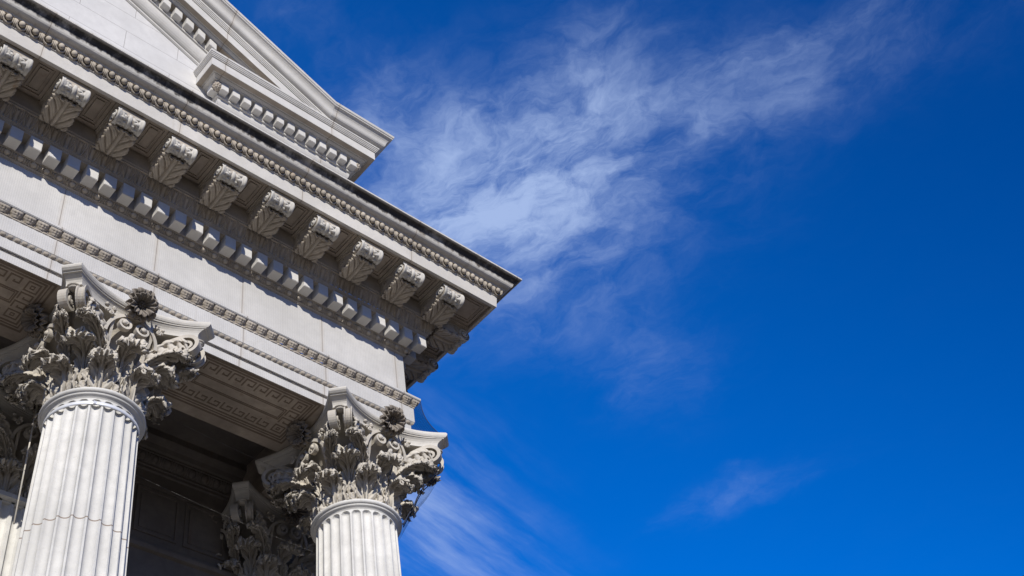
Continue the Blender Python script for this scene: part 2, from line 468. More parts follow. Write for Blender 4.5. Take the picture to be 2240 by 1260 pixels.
# ---- modillions
def spiral(c, r0, r1, a0, turns, n):
    out = []
    for k in range(n):
        t = k/(n-1); r = r0*(r1/r0)**t; a = a0 + 2*pi*turns*t
        out.append((c[0]+r*cos(a), c[1]+r*sin(a)))
    return out
def modillion_parts():
    root_mb = MB(); w = .142
    side = [(.33, 1.818), (.345, 1.806), (.37, 1.800), (.42, 1.798), (.50, 1.800), (.57, 1.808), (.63, 1.822), (.660, 1.838)]
    for k in range(9):
        a = radians(-120+15*k); side.append((.727+.074*cos(a), 1.872+.074*sin(a)))
    side += [(.795, 1.935), (.797, 2.02), (.797, 2.044), (.33, 2.044)]
    n = len(side)
    vs = [(-w, -d, z) for d, z in side] + [(w, -d, z) for d, z in side]
    fs = [(i, n+i, n+(i+1) % n, (i+1) % n) for i in range(n)]
    fs += [tuple(range(n)), tuple(n+i for i in range(n))[::-1]]
    root_mb.add(vs, fs)
    # scroll and rosette carved on both cheeks
    for s in (-1, 1):
        sp = spiral((.66, 1.925), .088, .012, radians(-60), -1.7, 34)
        root_mb.tube([(s*(w+.002), -d, z) for d, z in sp], .0085, 6)
        sp = spiral((.415, 1.885), .062, .010, radians(120), -1.6, 28)
        root_mb.tube([(s*(w+.002), -d, z) for d, z in sp], .0075, 6)
        root_mb.tube([(s*(w+.002), -d, z) for d, z in [(.385, 1.94), (.46, 1.965), (.54, 1.93), (.60, 1.90), (.67, 1.862)]], .0075, 6)
    cap = MB()
    cap.box((-.172, -.806, 1.998), (.172, -.32, 2.0435))
    cap.box((-.160, -.800, 1.982), (.160, -.32, 1.998))
    k = 0
    for i in range(20):
        u = -.163+.0172*i
        cap.box((u-.0058, -.8115, 2.001), (u+.0058, -.806, 2.036))
    rol = MB()                                          # the baluster-shaped roll on the front
    nu, nv = 40, 18; vs = []
    for j in range(nu):
        t = -1+2*j/(nu-1); a = abs(t)
        r = lerp([(0, .078), (.10, .079), (.12, .066), (.3, .069), (.6, .072), (.78, .086), (.93, .094), (1, .087)], a)
        for i in range(nv):
            q = 2*pi*i/nv
            rr = r*(1 + (.10*sin(q*5+t*9) + .07*sin(t*31+q*3) if .14 < a < .8 else .0))
            vs.append((t*.152, -(.735+rr*cos(q)), 1.868+rr*1.06*sin(q)))
    fs = [(j*nv+i, j*nv+(i+1) % nv, (j+1)*nv+(i+1) % nv, (j+1)*nv+i) for j in range(nu-1) for i in range(nv)]
    rol.add(vs, fs, True)
    for s in (-1, 1):
        sp = spiral((.735, 1.868), .080, .014, radians(200), -1.9, 30)
        rol.tube([(s*.155, -d, z) for d, z in sp], .009, 6)
        rol.ball((s*.155, -.735, 1.868), .020, 8, 6)
        for k in range(5):                              # acanthus tufts lapping over the roll
            q = radians(-150+55*k)
            rol.ball((s*.085, -(.735+.066*cos(q)), 1.868+.072*sin(q)), (.040, .020, .020), 8, 6, rough=.12)
            rol.ball((s*.052, -(.735+.064*cos(q+.4)), 1.868+.070*sin(q+.4)), (.022, .015, .015), 8, 6, rough=.12)
    # acanthus leaf on the underside
    und = [(.345, 1.806), (.40, 1.799), (.47, 1.798), (.54, 1.803), (.60, 1.813), (.640, 1.826), (.668, 1.828), (.680, 1.806)]
    def leaf(uu, v):
        x = uu*2-1; a = abs(x)
        d, z = cr(und, v)
        h, wf = acanthus(x, v, 3.6, .07, .35, 1.3, .60)
        edge = wf*(1.02 - .45*max(0, v-.84)/.16 - .15*max(0, .10-v)/.10)
        h = .024 + h*1.2 + .010*a*a - .020*max(0, a-.92)/.08
        return (x*.150*edge, -d, z-max(h, -.004))
    lf = MB(); lf.shell(lambda u, v: leaf(u, v), 85, 80, -.012)
    return root_mb, cap, rol, lf
rm, cap, rol, lf = modillion_parts()
proto = part(rm, 'modillion', M_orn); proto.location = OFF + Vector((MX[0], 0, 0))
cap.build('cap_moulding', M_orn, proto); rol.build('scroll', M_abac, proto); lf.build('acanthus_leaf', M_orn, proto)
for x in MX[1:]: copy_tree(proto, B, OFF + Vector((x, 0, 0)))
for i in range(5):
    c = copy_tree(proto, B, OFF + Vector((0, -MX[i], 0))); c.rotation_euler = (0, 0, pi/2)

# ---- beam over the columns, its soffit with the Greek key
mb = MB()
mb.box((XL, .0185, .0), (-.0185, .905, .62)); mb.box((-.905, .905, .0), (-.0185, YB, .62))
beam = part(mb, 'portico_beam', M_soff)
def fret(x0, x1):
    mb = MB(); h = .004; zb = .004
    def seg(a, b, w=.0075):
        (xa, ya), (xb, yb) = a, b
        if abs(xa-xb) > abs(ya-yb): mb.box((min(xa, xb)-w, ya-w, -h), (max(xa, xb)+w, ya+w, zb))
        else: mb.box((xa-w, min(ya, yb)+w, -h), (xa+w, max(ya, yb)-w, zb))
    def rect(xa, ya, xb, yb, w=.007):
        seg((xa, ya), (xb-.001, ya), w); seg((xa, yb), (xb, yb), w)
        mb.box((xa-w, ya+w, -h), (xa+w, yb-w, zb)); mb.box((xb-w, ya+w, -h), (xb+w, yb-w, zb))
    p = .1425; n = int(round((x1-x0-.29)/p)); st = (x1-x0-.29)/n
    for row, (ya, yb), flip in ((0, (.122, .243), 1), (1, (.537, .637), -1)):
        H = yb-ya
        for i in range(n):
            x = x0+.145+i*st
            f = (lambda q: ya+q*H) if flip > 0 else (lambda q: yb-q*H)
            ptsk = [(0, 1), (0, 0), (.72, 0), (.72, .62), (.36, .62), (.36, .36)]
            P = [(x+a*st, f(b)) for a, b in ptsk]
            for a, b in zip(P, P[1:]): seg(a, b)
        for xs in (x0, x1-.118):
            rect(xs, ya, xs+.118, yb); rect(xs+.042, ya+H*.34, xs+.076, yb-H*.34, .005)
    for xs in (x0+.0, x1-.118):
        for k in range(2):
            yy = .285+k*.125
            P = [(xs, yy+.095), (xs, yy), (xs+.118, yy), (xs+.118, yy+.07), (xs+.05, yy+.07), (xs+.05, yy+.04)]
            for a, b in zip(P, P[1:]): seg(a, b)
    rect(x0+.145, .298, x1-.175+.03, .462); rect(x0+.165, .318, x1-.165, .442, .004)
    rect(x0-.035, .085, x1+.035, .687, .009)
    rect(x0-.065, .055, x1+.065, .722, .006); rect(x0-.105, .040, x1+.105, .760, .010)
    part(mb, 'greek_key_panel', M_key, beam)
fret(-2.645, -1.300); fret(-2.645-3.009, -1.300-3.009)

# ---- porch: ceiling, rear wall, panels
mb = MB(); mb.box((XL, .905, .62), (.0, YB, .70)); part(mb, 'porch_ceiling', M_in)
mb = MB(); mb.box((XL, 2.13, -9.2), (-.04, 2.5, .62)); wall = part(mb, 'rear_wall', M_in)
mb = MB()
path = [((XL, 2.13), (0, -1)), ((-.04, 2.13), (0, -1))]
sweep(mb, [(0, .20), (.03, .205), (.03, .24), (.045, .245), (.045, .27)], path); sweep(mb, [(.11, .37), (.12, .375), (.12, .40), (.14, .42), (.16, .47), (.22, .52), (.23, .53), (.23, .6195), (0, .6196)], path)
sweep(mb, [(0, -.02), (.02, -.015), (.02, .03), (0, .04)], path)
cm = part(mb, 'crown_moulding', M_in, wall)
mb = MB(); strip(mb, [(.045, .27), (.07, .29), (.095, .325), (.11, .37)], .16, h_egg, -6, -.05, lambda u, d, z: (u, 2.13-d, z), 18, 10, corner=False)
part(mb, 'egg_and_dart_moulding', M_in, wall)
mb = MB(); sweep(mb, [(0, -.86), (.05, -.855), (.06, -.82), (.06, -.80), (.03, -.79), (.02, -.74), (0, -.73)], path); part(mb, 'string_course', M_in, wall)
def wall_panel(x0, x1):
    mb = MB(); y = 2.13
    for (a, b, c, d) in ((x0, x1, -.075, -.045), (x0, x1, -.64, -.61), (x0, x0+.03, -.61, -.075), (x1-.03, x1, -.61, -.075)):
        mb.box((a, y-.02, c), (b, y+.01, d))
    mb.box((x0+.06, y-.008, -.57), (x1-.06, y+.01, -.115))
    part(mb, 'wall_panel', M_in, wall)
for i in range(7):
    x = -1.02 - .60*i
    if abs((x-.26)+3.477) < .62: continue
    wall_panel(x-.52, x)
mb = MB(); mb.box((-.60, 2.5, -9.2), (-.04, YB, .62)); part(mb, 'side_wall', M_wall)
mb = MB(); mb.box((-8.6, .905, -9.2), (-8.1, 2.13, .62)); part(mb, 'added_light_block_wall', M_in)  # added out of view to block light entering the porch from the left
# ---- steps and floor under the columns
mb = MB()
mb.box((XL, -.25, -9.4), (.45, YB, -9.2)); mb.box((XL, -.6, -9.6), (.8, YB, -9.4)); mb.box((XL, -.95, -9.8), (1.15, YB, -9.6)); mb.box((XL, -1.3, -10.0), (1.5, YB, -9.8)); mb.box((XL, -1.65, -10.2), (1.85, YB, -10.0))
part(mb, 'steps', M_wall)

# ---- attic and pediment
XW, XLW, KR, XB, XA = -.868, -2.635, .488, -1.266, -8.0
def rise(x):
    x = min(x, XB)
    return KR*(XB-x) if x > XA else KR*(XB-XA) - KR*(XA-x)
mb = MB()
zt = 4.10
vs = [(XL, 0, 2.3), (XW, 0, 2.3), (XW, 0, zt+.3), (XB, 0, zt+.3), (XA, 0, zt+rise(XA)+.3), (XL, 0, zt+rise(XL)+.3)]
mb.add(vs, [(0, 1, 2, 3, 4, 5)])
part(mb, 'tympanum', M_tymp)
mb = MB(); mb.add([(XW, 0, 2.3), (XW, YB, 2.3), (XW, YB, 4.4), (XW, 0, 4.4)], [(0, 1, 2, 3)]); part(mb, 'attic_wall', M_tymp)
BED = [(0, 4.055), (.012, 4.058), (.030, 4.072), (.032, 4.098), (.048, 4.102), (.066, 4.114), (.088, 4.138), (.106, 4.170), (.118, 4.205), (.122, 4.240), (.124, 4.262), (.146, 4.264), (.147, 4.288), (.136, 4.290), (.136, 4.446),
       (.244, 4.448), (.246, 4.468), (.262, 4.472), (.280, 4.486), (.284, 4.502), (.300, 4.503), (.302, 4.490), (.371, 4.487), (.3735, 4.490), (.3745, 4.642),
       (.388, 4.645), (.390, 4.658), (.400, 4.662), (.402, 4.680), (.410, 4.682), (.411, 4.700), (.420, 4.704), (.424, 4.720), (.424, 4.738)]
CYP = [(.424, 4.738), (.436, 4.740), (.452, 4.746), (.468, 4.757), (.480, 4.774), (.487, 4.795), (.493, 4.818), (.503, 4.842), (.518, 4.862), (.538, 4.880), (.558, 4.889), (.560, 4.893), (.561, 4.906), (.566, 4.908), (.566, 4.914), (.572, 4.916), (.579, 4.953), (.56, 4.96)]
mb = MB()
sweep(mb, BED + [(0, 4.76)], [((XLW, 0), (-1, 0)), ((XLW, 0), (-1, -1)), ((XW, 0), (1, -1)), ((XW, YB), (1, 0))])
mb.add([(XLW-.42, -.42, 4.7385), (XW+.42, -.42, 4.7385), (XW, .0, 4.759), (XLW, 0, 4.759)], [(0, 1, 2, 3)])
pedc = part(mb, 'pediment_cornice', M_ped)
mb = MB(); sweep(mb, [(.304, 4.4875), (.3695, 4.4845)], [((XLW, 0), (-1, 0)), ((XLW, 0), (-1, -1)), ((XW, 0), (1, -1)), ((XW, YB), (1, 0))])
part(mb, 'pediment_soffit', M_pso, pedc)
mb = MB()
sweep(mb, CYP + [(0, 5.0)], [((XB-.51, 0), (1, -1)) if False else ((XB, 0), (0, -1)), ((XW, 0), (1, -1)), ((XW, YB), (1, 0))])
part(mb, 'pediment_cyma', M_ped)
mb = MB()
R_ = [(d-.003, z) for d, z in BED]
I0 = BED.index((.302, 4.490))
sweep(mb, R_, [((XB, 0), (0, -1)), ((XA, 0), (0, -1)), ((XL, 0), (0, -1))], shift=rise)
rk = part(mb, 'raking_cornice', M_ped)
mb = MB(); sweep(mb, [(.300, 4.4880), (.3665, 4.4845)], [((XB, 0), (0, -1)), ((XA, 0), (0, -1)), ((XL, 0), (0, -1))], shift=rise)
mb.v = [v for v in mb.v]
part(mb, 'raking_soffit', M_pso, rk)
mb = MB(); sweep(mb, [(.134, 4.4435), (.2405, 4.4455)], [((XB, 0), (0, -1)), ((XA, 0), (0, -1)), ((XL, 0), (0, -1))], shift=rise)
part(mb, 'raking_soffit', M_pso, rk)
mb = MB()
sweep(mb, CYP + [(0, 5.0), (-6, 5.0)], [((XB, 0), (0, -1)), ((XA, 0), (0, -1)), ((XL, 0), (0, -1))], shift=rise)
part(mb, 'raking_cyma', M_ped)
mb = MB(); mb.box((XB-.02, .0, 4.99), (XW, 6, 5.0)); part(mb, 'pediment_roof', M_ped)
for i in range(13): dentil(FRONT, -.700-.1647*i, .104, .13, .236, 4.305, 4.448, M_dent)
for i in range(22):
    dentil(FRONT, -2.886-.172*i, .106, .127, .232, 4.305, 4.446, M_dent, sh=lambda x: rise(x))
dentil(lambda u, d, z: (XLW-d, u, z), -.055, .104, .13, .236, 4.305, 4.448, M_dent)
for i in range(8): dentil(lambda u, d, z: (XW+d, -u, z), -.04-.1647*i, .104, .13, .236, 4.305, 4.448, M_dent)
for x in (XLW-.185, XW+.185):
    mb = MB(); rr = .058
    for j in range(6):
        t = -pi/2 + pi*(j+.5)/6
        m_ = max(4, int(10*cos(t)))
        for i in range(m_):
            a = 2*pi*(i+.5*(j % 2))/m_
            mb.ball((x+rr*.8*cos(t)*cos(a), -.190+rr*.8*cos(t)*sin(a), 4.372+rr*.95*sin(t)), .0185, 8, 5)
    mb.ball((x, -.19, 4.372), .05, 10, 8); mb.tube([(x, -.19, 4.40), (x, -.19, 4.449)], [.045, .05], 12)
    part(mb, 'pine_cone', M_orn)

# ================================================================== COLUMNS
NF = 24
ZR = -1.0607
def P(phi, r, z): return (-sin(phi)*r, -cos(phi)*r, z)
def shaft_mesh(zbot):
    mb = MB(); per = 14; zs = []
    z = ZR-.098
    ztop = ZR-.084                                     # flutes end below this
    zs = [ZR-.068, ZR-.078] + [ztop-.0045*k for k in range(16)] + [ztop-.10, ztop-.2, ztop-.5, ztop-1., ztop-2, ztop-3.5, ztop-5, ztop-6.5, zbot+.25, zbot+.17, zbot+.12]
    n = NF*per; vs = []
    for z in zs:
        R = .418 + .0175*(ZR-z) - .0
        if z > ZR-.116: R += .0
        wf = R*(2*pi/NF)*.5*.80                        # half width of a flute
        dep = min(1, max(0, (ztop-z)/(wf*1.0)))
        hw = wf*sqrt(max(0, 1-(1-dep)**2)) if z > zbot+.2 else 0
        for i in range(n):
            a = 2*pi*(i+.0)/n; s = ((i % per)/per-.5)*2*(R*(2*pi/NF)*.5)
            q = .82*sqrt(max(0, hw*hw-s*s)) if abs(s) < hw else 0
            vs.append(((R-q)*cos(a), (R-q)*sin(a), z))
    m = len(zs)
    mb.add(vs, [(j*n+i, j*n+(i+1) % n, (j+1)*n+(i+1) % n, (j+1)*n+i) for j in range(m-1) for i in range(n)], False)
    return mb
def leaf_fn(phi, path, wtab, nlobe=4.5, lobe_amp=.26, dphi=None, seed=0, droop=.05):
    rnd = random.Random(seed); j1 = rnd.uniform(-.12, .12); j2 = rnd.uniform(.0, .25)
    def f(uu, v):
        x = uu*2-1; a = abs(x)
        v2 = v*(1-.17*(abs(sin(x*pi*2.5+j1)))**1.3*max(0, (v-.5)/.5))
        r, z = cr(path, v2)
        ra, za = cr(path, min(1, v2+.02)); rb, zb = cr(path, max(0, v2-.02))
        tr, tz = ra-rb, za-zb; l = sqrt(tr*tr+tz*tz)+1e-9; nr, nz = tz/l, -tr/l     # outward normal
        h, wf = acanthus(x, v2, nlobe, lobe_amp, j2)
        w = lerp(wtab, v2)*wf
        top = max(0, (v2-.55)/.45)
        h = h*(1-.25*top) + .040*a*a*(1-.5*v2) - .018*sin(pi*a) + .010*sin(x*pi*5+j1)*top
        ph = phi + (dphi(v2) if dphi else 0) + x*w/max(r, .35)
        p = P(ph, r+nr*h, z+nz*h)
        return (p[0], p[1], p[2]-droop*a*a*top)
    return lambda u, v: f(1-u, v)
LOW = [(.418, -1.045), (.428, -.985), (.434, -.91), (.440, -.84), (.456, -.775), (.494, -.728), (.546, -.708), (.598, -.718), (.632, -.752), (.642, -.806)]
LOWW = [(0, .150), (.2, .165), (.38, .135), (.52, .098), (.66, .112), (.82, .148), (.93, .135), (1, .095)]
UPP = [(.412, -1.02), (.420, -.92), (.425, -.82), (.430, -.72), (.444, -.625), (.484, -.560), (.545, -.528), (.608, -.524), (.662, -.548), (.694, -.590), (.700, -.640)]
UPPW = [(0, .05), (.3, .062), (.5, .078), (.62, .115), (.76, .165), (.9, .158), (1, .11)]
def spath(ctrl, n):
    return [cr(ctrl, k/(n-1)) for k in range(n)]
def abacus_mesh(a0=.817, c0=.130, mid=.612):
    mb = MB()
    lay = [(-.185, .100), (-.166, .100), (-.150, .098), (-.128, .090), (-.108, .074), (-.094, .056), (-.086, .050), (-.084, .036), (-.076, .034), (-.070, .020), (-.052, .005), (-.034, 0), (-.016, .004), (-.006, .014)]
    nside = 18; rings = []
    for z, ins in lay:
        a = a0-ins; m_ = mid-ins*.8; c = c0-ins*.25
        pts = []
        for q in range(4):
            for k in range(nside+1):
                t = -1+2*k/nside; x = t*(a-c); y = -(m_ + (a-m_)*(abs(t)**2.1))
                ca, sa = cos(q*pi/2), sin(q*pi/2)
                pts.append((x*ca-y*sa, x*sa+y*ca, z))
        rings.append(pts)
    n = len(rings[0]); vs = [p for r in rings for p in r]
    fs = [(j*n+i, j*n+(i+1) % n, (j+1)*n+(i+1) % n, (j+1)*n+i) for j in range(len(lay)-1) for i in range(n)]
    fs += [tuple(range(n))[::-1], tuple((len(lay)-1)*n+i for i in range(n))]
    mb.add(vs, fs)
    return mb
def rosette_mesh():
    """flower on the middle of the abacus, modelled facing -Y around (0,-.70,-.085)"""
    mb = MB()
    def petals(n, r0, r1, w, prof, off):
        for k in range(n):
            a = 2*pi*(k+off)/n + random.uniform(-.05, .05); rl = random.uniform(.92, 1.08)
            def f(u, v):
                x = (u*2-1); q = v
                rr = (r0+(r1-r0)*q)*rl
                wd = w*(.35+.65*sin(pi*(.15+.62*q)))*(1-.9*max(0, q-.85)/.15*.6)
                dep = lerp(prof, q) + .018*x*x - .008*exp(-(x/.3)**2)
                t = x*wd
                return (rr*cos(a)-t*sin(a), -dep, rr*sin(a)+t*cos(a))
            mb.shell(lambda u, v: f(u, v), 7, 9, .007)
    petals(15, .045, .158, .034, [(0, .015), (.4, .055), (.7, .075), (.9, .060), (1, .038)], 0)
    petals(13, .040, .118, .027, [(0, .03), (.45, .085), (.8, .105), (1, .090)], .5)
    mb.lathe([(.0, 0), (.075, .0)], 16)
    for j, (n, r) in enumerate(((1, 0), (6, .024), (10, .042))):
        for i in range(n):
            a = 2*pi*i/n; mb.ball((r*cos(a), -.060+.010*j, r*sin(a)), .0125, 8, 6)
    mb.tube([(0, .12, 0), (0, -.015, 0)], [.07, .06], 12)
    t = radians(34)
    mb.v = [(x*1.06, (y*cos(t)+z*sin(t))*1.06-.680, (-y*sin(t)+z*cos(t))*1.06-.075) if False else (x*1.06, (y*cos(t)-z*sin(t))*1.06-.672, (y*sin(t)+z*cos(t))*1.06-.062) for x, y, z in mb.v]
    return mb
def capital_parts(par, lean=1.0):
    """bell with everything carved on it; par = the bell object's parent"""
    mb = MB(); mb.lathe([(.372, -1.06), (.366, -.9), (.364, -.7), (.372, -.5), (.400, -.36), (.455, -.255), (.520, -.195), (.545, -.178), (.545, -.170), (.3, -.165)], 48)
    # little sprigs low on the bell between the leaves
    rnd = random.Random(3)
    for k in range(16):
        a = (k+.5)*pi/8
        for q in range(3):
            z = -1.025+.022*q+rnd.uniform(-.008, .008); da = rnd.uniform(-.10, .10)
            mb.ball(P(a+da, .395+.012*q, z), (.014, .012, .016), 7, 5, rough=.2)
    bell = mb.build('capital', M_cap, par)
    for k in range(8):
        m2 = MB(); m2.shell(leaf_fn(radians(22.5+45*k), LOW, LOWW, nlobe=4.3, seed=k), 51, 64, .015); m2.build('acanthus_leaf', M_cap, bell)
    for k in range(8):
        s = 1.07 if k % 2 else 1.0
        pth = [(r if i < 4 else .436+(r-.436)*s*1.02, z) for i, (r, z) in enumerate(UPP)]
        m2 = MB(); m2.shell(leaf_fn(radians(45*k), pth, UPPW, nlobe=4.8, seed=20+k), 51, 64, .015); m2.build('acanthus_leaf', M_cap, bell)
    # corner volutes with their sheathing leaves
    for q in range(4):
        for s in (-1, 1):
            A = radians(45+90*q)
            ctrl = [(.452, -.66, 21), (.480, -.52, 18.5), (.545, -.39, 14.5), (.65, -.275, 9.5), (.755, -.212, 6.6), (.835, -.187, 5.4)]
            pts = [cr(ctrl, k/17) for k in range(18)]
            c = (.858, -.312); r0 = .126
            for k in range(1, 46):
                t = k/45; r = r0*(1-.87*t**.85); a = radians(98)-2*pi*1.72*t
                pts.append((c[0]+r*cos(a), c[1]+r*sin(a), 5.2-1.2*t))
            path = [P(A+s*radians(d), r, z) for r, z, d in pts]
            n = len(path)
            side = []
            for r, z, d in pts:
                ph = A+s*radians(d); side.append((cos(ph)*s, -sin(ph)*s, 0))
            wid = [.050+.034*min(1, k/16) for k in range(n)]; thk = [.030-.015*max(0, (k-18)/45) for k in range(n)]
            m2 = MB(); m2.ribbon(path, side, wid, thk)
            e = P(A+s*radians(4.2), c[0], c[1]); tng = Vector((cos(A)*s, -sin(A)*s, 0))
            m2.ball(tuple(Vector(e)+tng*.022), (.026, .026, .026), 10, 8)
            # block that carries the horn of the abacus
            if s > 0:
                for zz, w_ in ((-.196, .052), (-.215, .040)):
                    m2.ball(P(A, .925, zz), (w_*1.25, w_*1.25, .018), 10, 6, rough=.05)
            m2.build('volute', M_cap, bell)
            # sheath: leaf that springs from the stalk and follows the volute outwards
            sh = [(.448, -.72), (.476, -.63), (.540, -.545), (.635, -.480), (.735, -.445), (.820, -.440), (.872, -.468), (.884, -.510)]
            dtab = [(0, 21), (.3, 17), (.6, 10.5), (1, 5.2)]
            m2 = MB(); m2.shell(leaf_fn(A, sh, [(0, .030), (.25, .050), (.5, .062), (.75, .070), (.9, .066), (1, .048)], nlobe=6.5, lobe_amp=.34, dphi=lambda v, s=s: s*radians(lerp(dtab, v)), seed=50+q*2+s, droop=.03), 37, 56, .014)
            m2.build('acanthus_leaf', M_cap, bell)
            # big feathered leaf laid along the outer cheek of the volute
            low_ = [(.452, -.72), (.520, -.600), (.625, -.505), (.735, -.445), (.830, -.420), (.905, -.440)]
            up_ = [(.458, -.64), (.500, -.49), (.590, -.350), (.700, -.262), (.800, -.235), (.858, -.262)]
            def cheek(u, v, A=A, s=s):
                t = .02+.96*u
                ru, zu = cr(up_, t); rl, zl = cr(low_, t)
                e = 1-.22*abs(sin(pi*6.5*t))**1.2 if v > .5 else 1
                vv = v*e; r = ru+(rl-ru)*vv; z = zu+(zl-zu)*vv
                d = radians(lerp([(0, 21), (.4, 14), (.7, 9), (1, 6.2)], t)); ph = A+s*d
                off = .040+.016*sin(pi*min(1, v*1.1)) + .020*abs(cos(pi*6.5*t-2.2*(v-.5)))**.7*(v > .04) + .022*exp(-((v-.42)/.07)**2) - .012
                hq = ((v-.66)/.10)**2 + (((t*6.5) % 1-.5)/.16)**2
                off -= .030*exp(-hq*hq)
                return Vector(P(ph, r, z)) + Vector((cos(ph)*s, -sin(ph)*s, 0))*(-off)
            m2 = MB(); m2.shell(lambda u, v, c=cheek, s=s: c(u if s > 0 else 1-u, v), 56, 18, -.012)
            m2.build('leaf_spray', M_cap, bell)
    # inner helices meeting under each flower, and the stalks
    for q in range(4):
        A = radians(90*q)
        ca, sa = cos(-A), sin(-A)
        def F(x, y, z): return (x*ca-y*sa, x*sa+y*ca, z)
        for s in (-1, 1):
            ctrl = [(.190, -.445, -.62), (.186, -.480, -.50), (.200, -.525, -.40), (.204, -.552, -.32), (.186, -.570, -.256)]
            pts = [cr(ctrl, k/13) for k in range(14)]
            c = (.100, -.308); r0 = .096
            for k in range(1, 40):
                t = k/39; r = r0*(1-.82*t**.85); a = radians(32)+2*pi*1.6*t
                pts.append((c[0]+r*cos(a), -.574-.030*t, c[1]+r*sin(a)))
            path = [F(s*x, y, z) for x, y, z in pts]
            n = len(path); sd = [F(0, -s, 0)]*n
            m2 = MB(); m2.ribbon(path, sd, [.045+.006*min(1, k/14) for k in range(n)], [.020-.008*max(0, (k-14)/39) for k in range(n)])
            m2.ball(F(s*.100, -.612, -.308), .028, 10, 8)
            m2.build('helix', M_cap, bell)
            # small tuft beside the flower
            m2 = MB()
            for k in range(8):
                m2.ball(F(s*(.262+random.uniform(-.045, .045)), -.610+random.uniform(-.02, .02), -.212+random.uniform(-.03, .03)), (.022, .020, .018), 8, 6, rough=.25)
            sp = spiral((.252, -.262), .036, .008, 0, 1.5, 22)
            m2.tube([F(s*x, -.622, z) for x, z in sp], .010, 6)
            m2.build('leaf_tuft', M_cap, bell)
            # raised lip of the bell arching over the helix
            m2 = MB(); pts = []
            for k in range(24):
                a = radians(2+90*k/23); pts.append(F(s*(.265*cos(a)), -.525-.055*sin(a), -.45+.262*sin(a)))
            m2.ribbon(pts, [F(0, -s, 0)]*24, [.085]*24, [.024]*24)
            m2.build('bell_rim', M_cap, bell)
            ph = A + s*radians(22.5)
            m2 = MB(); m2.tube([P(ph, .420, -1.0), P(ph, .432, -.82), P(ph, .446, -.70), P(ph, .458, -.64)], [.022, .027, .033, .040], 10)
            m2.tube([P(ph, .455, -.652), P(ph, .459, -.632)], [.050, .050], 12)
            for k in range(7):
                m2.ball(P(ph+(k-3)*.035, .470+.012*cos(k-3), -.605-.010*abs(k-3)), (.020, .020, .030), 8, 6, rough=.1)
            m2.build('stalk', M_cap, bell)
    ab = abacus_mesh().build('abacus', M_abac, bell)
    rs = rosette_mesh()
    for q in range(4):
        o = rs.build('rosette', M_ros, bell) if q == 0 else r0o.copy()
        if q == 0: r0o = o
        else: COL.objects.link(o); o.rotation_euler = (0, 0, q*pi/2)
    return bell
Z0 = -9.2
def column(x, y, label):
    root = empty('column', (x, y, Z0)); tag(root, label, 'column', 'columns across the front of the portico')
    off = Vector((0, 0, -Z0))
    o = shaft_mesh(Z0+.1).build('shaft', M_col, root); o.location = off
    mb = MB(); mb.lathe([(.405, ZR+.030), (.440, ZR+.030), (.462, ZR+.024), (.474, ZR+.010), (.4775, ZR-.004), (.473, ZR-.018), (.462, ZR-.027), (.455, ZR-.029), (.454, ZR-.033), (.454, ZR-.044), (.447, ZR-.049), (.434, ZR-.056), (.425, ZR-.064), (.4185, ZR-.076)], 96)
    o = mb.build('necking_ring', M_col, root); o.location = off
    mb = MB(); zb = Z0
    mb.box((-.78, -.78, zb), (.78, .78, zb+.12))
    mb.lathe([(.70, zb+.12), (.76, zb+.15), (.78, zb+.2), (.76, zb+.25), (.70, zb+.28), (.66, zb+.29), (.64, zb+.33), (.66, zb+.37), (.70, zb+.39), (.70, zb+.43), (.64, zb+.46), (.58, zb+.48)], 64)
    o = mb.build('base', M_col, root); o.location = off
    cp = capital_parts(root); cp.location = off
    return root
X1, X2, YC = -3.4769, -.4684, .449
c1 = column(X1, YC, 'nearest fluted marble column, the large one at left with a shiny metal strap under its capital')
c2 = copy_tree(c1, None, (X2, YC, Z0)); c2['label'] = 'fluted marble corner column carrying the end of the entablature, beside the open sky'
c2['group'] = c1['group']

# pilasters on the rear wall, behind each column
def pilaster(x, label):
    root = tag(empty('pilaster', (x, 2.27, Z0)), label, 'pilaster', 'pilasters along the rear wall of the porch')
    off = Vector((0, 0, -Z0))
    mb = MB(); hw = .44
    # fluted front and flank faces
    def face(T, w):
        n = 7; st = 2*w/n; prof = []
        for i in range(n):
            a = -w+i*st
            prof.append((a, 0)); prof.append((a+st*.12, 0))
            for k in range(1, 8):
                t = -1+2*k/8; prof.append((a+st*.5+t*st*.38, -.045*sqrt(1-t*t)))
            prof.append((a+st*.88, 0))
        prof.append((w, 0))
        m_ = len(prof)
        vs = [T(u, d, Z0) for u, d in prof] + [T(u, d, ZR+.02) for u, d in prof]
        mb.add(vs, [(i, i+1, m_+i+1, m_+i) for i in range(m_-1)])
    face(lambda u, d, z: (u, -.42-d, z), hw)
    face(lambda u, d, z: (-hw-d, -.01-u*.41/hw*-1-.2+.0, z), hw*.45)
    mb.box((hw-.001, -.42, Z0), (hw, .2, ZR+.02)); mb.box((-hw+.05, -.37, Z0), (hw-.05, .2, ZR+.02))
    mb.box((-hw, -.42, ZR-.02), (hw, .2, ZR+.02))
    o = mb.build('shaft', M_col, root); o.location = off
    mb = MB(); mb.box((-hw-.06, -.48, ZR), (hw+.06, .1, ZR+.05)); o = mb.build('necking_band', M_col, root); o.location = off
    for ch in c1.children:
        if ch.name.startswith('capital'):
            c = copy_tree(ch, root)
            c.location = off
    return root
pilaster(X1, 'fluted pilaster standing on the rear wall behind the large near column, sunlit only low down')
pilaster(X2, 'shadowed pilaster on the rear wall seen just left of the corner column')

